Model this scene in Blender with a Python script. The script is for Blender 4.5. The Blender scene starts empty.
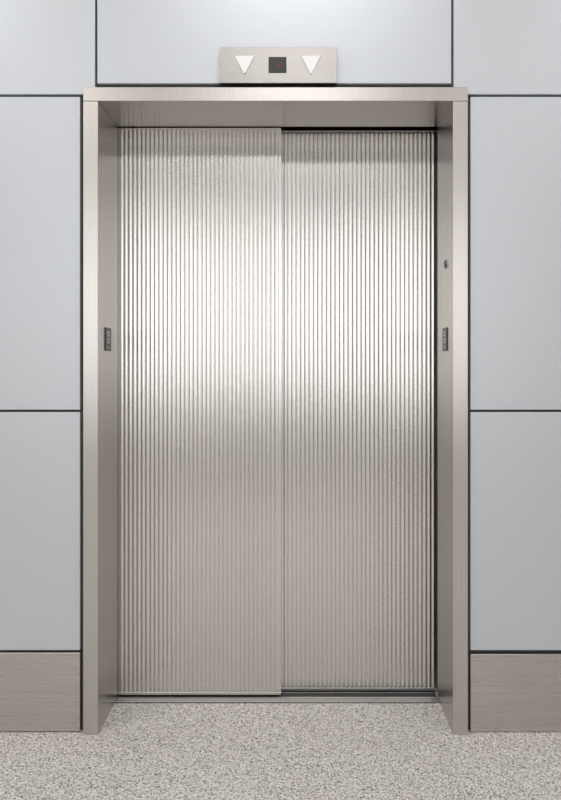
import bpy, bmesh, math
from mathutils import Vector

sc = bpy.context.scene
sc.view_settings.view_transform = 'Standard'
sc.view_settings.look = 'None'

# ------------------------------------------------------------ metric survey
U = 0.003366            # metres per survey unit on the frame-front plane (y=0)
CX, FLOORV, EYEV = 296.0, 735.0, 363.0
D = 2.4                 # camera distance from the frame front
EYE = (FLOORV-EYEV)*U
def X(u, y=0.0): return (u-CX)*U*(D+y)/D
def Z(v, y=0.0): return EYE + (EYEV-v)*U*(D+y)/D

# ------------------------------------------------------------ materials
def new_mat(name):
    m = bpy.data.materials.new(name); m.use_nodes = True
    nt = m.node_tree
    return m, nt, nt.nodes['Principled BSDF']
def N(nt, t, **kw):
    n = nt.nodes.new(t)
    for k, v in kw.items(): setattr(n, k, v)
    return n
def L(nt, a, b): nt.links.new(a, b)
def plain(name, col, rough=0.5, metal=0.0, emit=None, es=0):
    m, nt, b = new_mat(name)
    b.inputs['Base Color'].default_value = (*col, 1)
    b.inputs['Roughness'].default_value = rough
    b.inputs['Metallic'].default_value = metal
    if emit:
        b.inputs['Emission Color'].default_value = (*emit, 1)
        b.inputs['Emission Strength'].default_value = es
    return m
def brushed(name, col, rough, stretch=(400, 400, 3), bump=0.05, var=0.05, rv=0.04):
    m, nt, b = new_mat(name)
    tc = N(nt, 'ShaderNodeTexCoord'); mp = N(nt, 'ShaderNodeMapping')
    mp.inputs['Scale'].default_value = stretch
    L(nt, tc.outputs['Object'], mp.inputs['Vector'])
    no = N(nt, 'ShaderNodeTexNoise'); no.inputs['Scale'].default_value = 1; no.inputs['Detail'].default_value = 3
    L(nt, mp.outputs['Vector'], no.inputs['Vector'])
    cr = N(nt, 'ShaderNodeValToRGB')
    cr.color_ramp.elements[0].position = 0.3; cr.color_ramp.elements[1].position = 0.7
    cr.color_ramp.elements[0].color = (*[c*(1-var) for c in col], 1)
    cr.color_ramp.elements[1].color = (*[min(1, c*(1+var)) for c in col], 1)
    L(nt, no.outputs['Fac'], cr.inputs['Fac']); L(nt, cr.outputs['Color'], b.inputs['Base Color'])
    mr = N(nt, 'ShaderNodeMapRange'); mr.inputs['To Min'].default_value = rough-rv; mr.inputs['To Max'].default_value = rough+rv
    L(nt, no.outputs['Fac'], mr.inputs['Value']); L(nt, mr.outputs['Result'], b.inputs['Roughness'])
    if bump:
        bp = N(nt, 'ShaderNodeBump'); bp.inputs['Strength'].default_value = bump; bp.inputs['Distance'].default_value = 0.001
        L(nt, no.outputs['Fac'], bp.inputs['Height']); L(nt, bp.outputs['Normal'], b.inputs['Normal'])
    b.inputs['Metallic'].default_value = 1.0
    return m

M_frame = brushed('frame_stainless', (0.55, 0.522, 0.498), 0.30)
M_door = brushed('fluted_stainless', (0.68, 0.66, 0.64), 0.25, stretch=(3, 3, 1.5), var=0.02, bump=0.0, rv=0.02)
M_base = brushed('base_stainless', (0.55, 0.52, 0.495), 0.28, stretch=(3, 400, 400))
M_ind = brushed('indicator_stainless', (0.38, 0.365, 0.35), 0.33, stretch=(4, 400, 500))
M_sill = brushed('sill_aluminium', (0.50, 0.48, 0.46), 0.4, stretch=(4, 300, 300))
M_gap = plain('joint_dark', (0.045, 0.05, 0.055), 0.6)
M_black = plain('black_plastic', (0.012, 0.012, 0.013), 0.35)
M_white = plain('lens_white', (0.88, 0.89, 0.89), 0.35)
M_braille = plain('sign_white', (0.75, 0.75, 0.75), 0.5)
M_red = plain('led_red', (0.10, 0.005, 0.005), 0.4, emit=(0.9, 0.03, 0.03), es=0.10)
M_ceil = plain('ceiling_paint', (0.60, 0.58, 0.56), 0.8)
M_wall = plain('wall_paint', (0.34, 0.305, 0.275), 0.7)
M_walldark = plain('bulkhead_paint', (0.21, 0.19, 0.172), 0.7)
M_winframe = plain('window_frame_aluminium', (0.4, 0.4, 0.4), 0.4, 0.8)
M_glow = plain('daylight_glazing', (0.8, 0.8, 0.8), 0.3, emit=(0.98, 0.99, 0.99), es=1.7)

# satin wall panel
M_panel, nt, b = new_mat('panel_satin_grey')
tc = N(nt, 'ShaderNodeTexCoord'); no = N(nt, 'ShaderNodeTexNoise')
no.inputs['Scale'].default_value = 900; no.inputs['Detail'].default_value = 2
L(nt, tc.outputs['Object'], no.inputs['Vector'])
cr = N(nt, 'ShaderNodeValToRGB')
cr.color_ramp.elements[0].position = .3; cr.color_ramp.elements[1].position = .7
cr.color_ramp.elements[0].color = (0.545, 0.575, 0.612, 1); cr.color_ramp.elements[1].color = (0.575, 0.605, 0.642, 1)
L(nt, no.outputs['Fac'], cr.inputs['Fac']); L(nt, cr.outputs['Color'], b.inputs['Base Color'])
b.inputs['Roughness'].default_value = 0.40; b.inputs['Metallic'].default_value = 0.3

# speckled floor
M_floor, nt, b = new_mat('speckled_terrazzo')
tc = N(nt, 'ShaderNodeTexCoord')
v1 = N(nt, 'ShaderNodeTexVoronoi'); v1.inputs['Scale'].default_value = 290
L(nt, tc.outputs['Object'], v1.inputs['Vector'])
sx = N(nt, 'ShaderNodeSeparateColor'); L(nt, v1.outputs['Color'], sx.inputs['Color'])
cr = N(nt, 'ShaderNodeValToRGB'); cr.color_ramp.interpolation = 'CONSTANT'
e = cr.color_ramp.elements
e[0].position = 0; e[0].color = (0.11, 0.098, 0.094, 1)
e[1].position = 0.12; e[1].color = (0.34, 0.315, 0.30, 1)
for p, c in ((0.27, (0.57, 0.54, 0.52)), (0.50, (0.71, 0.68, 0.66)), (0.80, (0.87, 0.845, 0.825))):
    q = e.new(p); q.color = (*c, 1)
L(nt, sx.outputs['Red'], cr.inputs['Fac'])
L(nt, cr.outputs['Color'], b.inputs['Base Color'])
b.inputs['Roughness'].default_value = 0.45

# ------------------------------------------------------------ mesh helpers
def link(name, me, mats, parent=None):
    ob = bpy.data.objects.new(name, me); sc.collection.objects.link(ob)
    for m in mats: me.materials.append(m)
    if parent: ob.parent = parent
    return ob
def empty(name):
    ob = bpy.data.objects.new(name, None); sc.collection.objects.link(ob); ob.empty_display_size = .1
    return ob
def add_box(bm, x0, x1, y0, y1, z0, z1, mi=0, bev=0.0):
    t = bmesh.new()
    bmesh.ops.create_cube(t, size=1)
    for v in t.verts:
        v.co = Vector((x0+(v.co.x+.5)*(x1-x0), y0+(v.co.y+.5)*(y1-y0), z0+(v.co.z+.5)*(z1-z0)))
    if bev: bmesh.ops.bevel(t, geom=t.edges[:], offset=bev, segments=2, profile=.5, affect='EDGES')
    bmesh.ops.recalc_face_normals(t, faces=t.faces[:])
    for f in t.faces: f.material_index = mi
    tmp = bpy.data.meshes.new('t'); t.to_mesh(tmp); t.free(); bm.from_mesh(tmp); bpy.data.meshes.remove(tmp)
def boxes(name, lst, mats, parent=None):
    bm = bmesh.new()
    for l in lst: add_box(bm, *l)
    me = bpy.data.meshes.new(name); bm.to_mesh(me); bm.free()
    return link(name, me, mats, parent)
def prism(bm, pts, y0, y1, mi=0):
    """pts in xz, extruded along y"""
    a = [bm.verts.new((x, y0, z)) for x, z in pts]; c = [bm.verts.new((x, y1, z)) for x, z in pts]
    fs = [bm.faces.new(a), bm.faces.new(c[::-1])]
    n = len(pts)
    for i in range(n): fs.append(bm.faces.new((a[i], c[i], c[(i+1) % n], a[(i+1) % n])))
    for f in fs: f.material_index = mi

WY = 0.016            # face of the wall cladding
CEIL = 3.8; BACK = -6.0; SX = 4.0
FY0, FY1 = 0.0, 0.262 # frame depth
XL, XR = X(83), X(468)         # frame outer
IL, IR = X(98), X(453)         # frame inner
HT, HB = Z(87), Z(101)         # header

# ------------------------------------------------------------ room shell
boxes('floor', [(-SX, SX, BACK, 0.60, -0.10, 0.0)], [M_floor])
boxes('ceiling', [(-SX, SX, BACK, WY+.02, CEIL, CEIL+.1)], [M_ceil])
boxes('wall_left', [(-SX-.1, -SX, BACK, WY+.02, 0, CEIL)], [M_wall])
boxes('wall_right', [(SX, SX+.1, BACK, WY+.02, 0, CEIL)], [M_wall])
WZ0, WZ1, WA, WB = 0.72, 3.2, -3.9, 2.8
boxes('wall_rear', [(-SX, SX, BACK-.1, BACK, 0, WZ0), (-SX, SX, BACK-.1, BACK, WZ1, CEIL, 1),
                    (-SX, WA, BACK-.1, BACK, WZ0, WZ1), (WB, SX, BACK-.1, BACK, WZ0, WZ1)], [M_wall, M_walldark])
w = empty('window_1')
boxes('glazing', [(WA, WB, BACK-.08, BACK-.07, WZ0, WZ1)], [M_glow], w)
fr = [(WA, WB, BACK-.06, BACK-.01, WZ0, WZ0+.05), (WA, WB, BACK-.06, BACK-.01, WZ1-.05, WZ1)]
for i in range(5):
    x = WA+.025+(WB-WA-.05)*i/4
    fr.append((x-.025, x+.025, BACK-.06, BACK-.01, WZ0+.05, WZ1-.05))
boxes('mullions', fr, [M_winframe], w)

# cladding wall around the elevator
wall = empty('wall_front')
G = 0.0038  # half joint
b0, b1 = WY+.018, WY+.10
boxes('backing', [(-SX, XL-.002, b0, b1, 0, CEIL), (XR+.002, SX, b0, b1, 0, CEIL),
                  (XL-.002, XR+.002, b0, b1, HT+.003, CEIL)], [M_gap], wall)
j95, j411, jb, = Z(95.5, WY), Z(411, WY), Z(651.5, WY)
xl, xr = X(80, WY), X(470.5, WY)
vl, vr = X(96, WY), X(452.5, WY)
zh = Z(83.5, WY)
P = []
def panel(x0, x1, z0, z1): P.append((x0, x1, WY, WY+.018, z0, z1, 0, 0.0022))
for (a, c) in ((-2.4, xl), (-SX+.005, -2.4-2*G)):
    panel(a, c, jb+G, j411-G)
    panel(a, c, j411+G, j95-G)
for (a, c) in ((xr, 2.4), (2.4+2*G, SX-.005)):
    panel(a, c, jb+G, j411-G)
    panel(a, c, j411+G, j95-G)
H2 = j95+1.5
panel(-SX+.005, -2.0-G, j95+G, H2); panel(-2.0+G, vl-G, j95+G, H2)
panel(vl+G, vr-G, zh, H2)
panel(vr+G, 2.0-G, j95+G, H2); panel(2.0+G, SX-.005, j95+G, H2)
boxes('panels', P, [M_panel], wall)
boxes('baseboard_left', [(-SX+.005, xl, WY, WY+.018, Z(731.5, WY), jb-G, 0, .0018)], [M_base])
boxes('baseboard_right', [(xr, SX-.005, WY, WY+.018, Z(732, WY), jb-G-.005, 0, .0018)], [M_base])

# ------------------------------------------------------------ elevator frame
boxes('elevator_door_frame', [
    (XL, IL, FY0, FY1, 0, HB-.0004, 0, .0012),
    (IR, XR, FY0, FY1, 0, HB-.0004, 0, .0012),
    (XL, XR, FY0, FY1, HB+.0004, HT, 0, .0012)], [M_frame])

# unseen dark hoistway box, added to keep world light out of door gaps
boxes('hoistway_light_block', [(IL-.12, IR+.12, .42, .46, 0, HT+.05),
                            (IL-.12, IL-.08, .262, .42, 0, HT+.05),
                            (IR+.08, IR+.12, .262, .42, 0, HT+.05),
                            (IL-.08, IR+.08, .262, .42, HT+.01, HT+.05)], [M_gap])

# ------------------------------------------------------------ fluted doors
def door(name, x0, x1, y, z0, z1, edge, period=0.0163, depth=0.00125):
    par = empty(name)
    bm = bmesh.new()
    fx0, fx1 = x0+edge, x1-edge
    n = round((fx1-fx0)/period); p = (fx1-fx0)/n
    prof = [(x0, y+.03), (x0, y), (fx0, y)]
    K = 10; land = 0.16
    for i in range(n):
        s = fx0+i*p
        for k in range(K+1):
            t = k/K
            xx = s+p*land/2+t*p*(1-land)
            yy = y-depth*math.sin(math.pi*t)
            prof.append((xx, yy))
        if i < n-1:   # narrow recessed groove between two flutes
            prof.append((s+p-p*land*.3, y+.0011)); prof.append((s+p+p*land*.3, y+.0011))
    prof += [(fx1, y), (x1, y), (x1, y+.03)]
    zb, zt_ = z0+.010, z1-.004
    lo = [bm.verts.new((a, c, zb)) for a, c in prof]; hi = [bm.verts.new((a, c, zt_)) for a, c in prof]
    for i in range(len(prof)-1):
        f = bm.faces.new((lo[i], lo[i+1], hi[i+1], hi[i])); f.smooth = True
    bm.faces.new((lo[0], hi[0], hi[-1], lo[-1]))
    me = bpy.data.meshes.new('fluted_skin'); bm.to_mesh(me); bm.free()
    ob = link('fluted_skin', me, [M_door], par)
    m = ob.modifiers.new('es', 'EDGE_SPLIT'); m.split_angle = math.radians(32)
    boxes('edge_trim', [(x0, x1, y-.0025, y+.03, z0, zb, 0, .001), (x0, x1, y-.0025, y+.03, zt_, z1, 0, .001)], [M_frame], par)
    return par
Y1 = 0.270; Y2 = Y1+.036
dl0 = X(117.5, Y1); dl1 = X(281, Y1)
door('elevator_door', dl0, dl1, Y1, .010, Z(128, Y1), .006)
door('elevator_door', dl1-.03, X(437.5, Y2), Y2, .010, Z(130.5, Y2), .006)

# sill: nosing plate, grooved tread and guide slots, their shade painted as a dark strip
sl = [(IL+.001, IR-.001, .224, .419, 0.0002, .0015, 1)]
for a, c in ((.226, .236), (.240, .250), (.254, .264), (.300, .304), (.338, .360), (.366, .390)):
    sl.append((IL+.001, IR-.001, a, c, .0015, .005, 0, .0005))
boxes('elevator_sill', sl, [M_sill, M_gap])

# ------------------------------------------------------------ indicator
ind = empty('floor_indicator')
iy0 = WY-.030
ix0, ix1, iz0, iz1 = X(219.5, iy0), X(337, iy0), Z(83, iy0), Z(47, iy0)
boxes('housing', [(ix0, ix1, iy0, WY, iz0, iz1, 0, .0012)], [M_ind], ind)
bm = bmesh.new()
def tri(cu, w=19.5, top=56.3, bot=73.8, grow=0.0, y0=iy0-.004, y1=iy0-.0002, mi=0):
    pts = [(X(cu-w/2-grow, iy0), Z(top-grow*.6, iy0)), (X(cu-w/2-grow+.8, iy0), Z(top+1.4, iy0)), (X(cu-.7, iy0), Z(bot+grow, iy0)), (X(cu+.7, iy0), Z(bot+grow, iy0)),
           (X(cu+w/2+grow-.8, iy0), Z(top+1.4, iy0)), (X(cu+w/2+grow, iy0), Z(top-grow*.6, iy0))]
    prism(bm, pts, y0, y1, mi)
tri(244.5); tri(311)
tri(244.5, grow=.6, y0=iy0-.0012, y1=iy0-.0001, mi=1); tri(311, grow=.6, y0=iy0-.0012, y1=iy0-.0001, mi=1)
bmesh.ops.recalc_face_normals(bm, faces=bm.faces[:])
me = bpy.data.meshes.new('arrow_lenses'); bm.to_mesh(me); bm.free()
link('arrow_lenses', me, [M_white, M_sill], ind)
boxes('display', [(X(268.5, iy0), X(286.5, iy0), iy0-.0015, iy0-.0001, Z(73, iy0), Z(57, iy0), 0, .0005)], [M_black], ind)
dx, dz = X(278.5, iy0), Z(64.5, iy0)
seg = [(dx-.006, dx+.006, iy0-.002, iy0-.0014, dz+s*.009-.001, dz+s*.009+.001) for s in (-1, 0, 1)]
seg += [(dx+s*.006-.001, dx+s*.006+.001, iy0-.002, iy0-.0014, dz-.009, dz+.009) for s in (-1, 1)]
boxes('led_digit', seg, [M_red], ind)
bm = bmesh.new()
for cu, cv in ((223.5, 65), (333, 65)):
    r = bmesh.ops.create_cone(bm, cap_ends=True, segments=16, radius1=.0028, radius2=.0024, depth=.0015)
    for v in r['verts']:
        c = v.co.copy(); v.co = Vector((c.x+X(cu, iy0), iy0-.0008+c.z, c.y+Z(cv, iy0)))
me = bpy.data.meshes.new('screws'); bm.to_mesh(me); bm.free(); link('screws', me, [M_sill], ind)

# ------------------------------------------------------------ jamb signs
def sign(side):
    par = empty('braille_floor_sign')
    xw = IL if side < 0 else IR
    s = 1 if side < 0 else -1
    ya, yb = .085, .160
    zc = Z(339.5, .13); h = .041
    def bx(t0, t1): return tuple(sorted((xw+s*t0, xw+s*t1)))
    a, c = bx(.0001, .003)
    boxes('plate', [(a, c, ya, yb, zc-h, zc+h, 0, .0008)], [M_black], par)
    a, c = bx(.003, .0038); ym = (ya+yb)/2
    lst = []
    for zz in (zc+.020, zc-.004):
        lst += [(a, c, ym-.012, ym+.012, zz+.006, zz+.009), (a, c, ym-.012, ym+.012, zz-.009, zz-.006),
                (a, c, ym-.012, ym-.008, zz-.006, zz+.006), (a, c, ym+.008, ym+.012, zz-.006, zz+.006)]
    for k in range(3): lst.append((a, c, ym-.01+k*.008, ym-.007+k*.008, zc-.030, zc-.026))
    boxes('characters', lst, [M_braille], par)
sign(-1); sign(1)
# key switch on right jamb
bm = bmesh.new()
zk = Z(264.5, .12)
for r, d, o, mi in ((.018, .002, .0011, 0), (.014, .004, .003, 1)):
    q = bmesh.ops.create_cone(bm, cap_ends=True, segments=32, radius1=r, radius2=r*.93, depth=d)
    for v in q['verts']:
        c = v.co.copy(); v.co = Vector((IR-o-c.z, .112+c.x, zk+c.y))
    for f in {f for v in q['verts'] for f in v.link_faces}: f.material_index = mi
me = bpy.data.meshes.new('k'); bm.to_mesh(me); bm.free(); link('key_switch', me, [M_sill, M_black])

# ------------------------------------------------------------ lights : recessed ceiling panels
for x in (-2.4, 0, 2.4):
    for y in (-1.7, -4.0):
        f = empty('ceiling_light')
        boxes('fixture_rim', [(x-.62, x+.62, y-.32, y-.30, CEIL-.03, CEIL-.0005), (x-.62, x+.62, y+.30, y+.32, CEIL-.03, CEIL-.0005),
                              (x-.62, x-.60, y-.30, y+.30, CEIL-.03, CEIL-.0005), (x+.60, x+.62, y-.30, y+.30, CEIL-.03, CEIL-.0005)], [M_winframe], f)
        ld = bpy.data.lights.new('lamp', 'AREA'); ld.shape = 'RECTANGLE'; ld.size = 1.2; ld.size_y = .6
        ld.energy = (27.5 if y > -3 else 20)*(1.12 if x < 1 else .88); ld.color = (1, .985, .965)
        lo = bpy.data.objects.new('lamp', ld); lo.location = (x, y, CEIL-.02); sc.collection.objects.link(lo); lo.parent = f

wd = bpy.data.worlds.new('World'); sc.world = wd; wd.use_nodes = True
wd.node_tree.nodes['Background'].inputs['Color'].default_value = (.8, .88, 1, 1)
wd.node_tree.nodes['Background'].inputs['Strength'].default_value = .6

# ------------------------------------------------------------ camera
cd = bpy.data.cameras.new('camera'); cam = bpy.data.objects.new('camera', cd); sc.collection.objects.link(cam)
cam.location = (0, -D, EYE); cam.rotation_euler = (math.pi/2, 0, 0)
cd.sensor_fit = 'VERTICAL'; cd.sensor_height = 36; cd.sensor_width = 36
cd.lens = (D/U)/800*36
cd.shift_x = -(CX-280.5)/800; cd.shift_y = (EYEV-400)/800
cd.clip_start = .05
sc.camera = cam
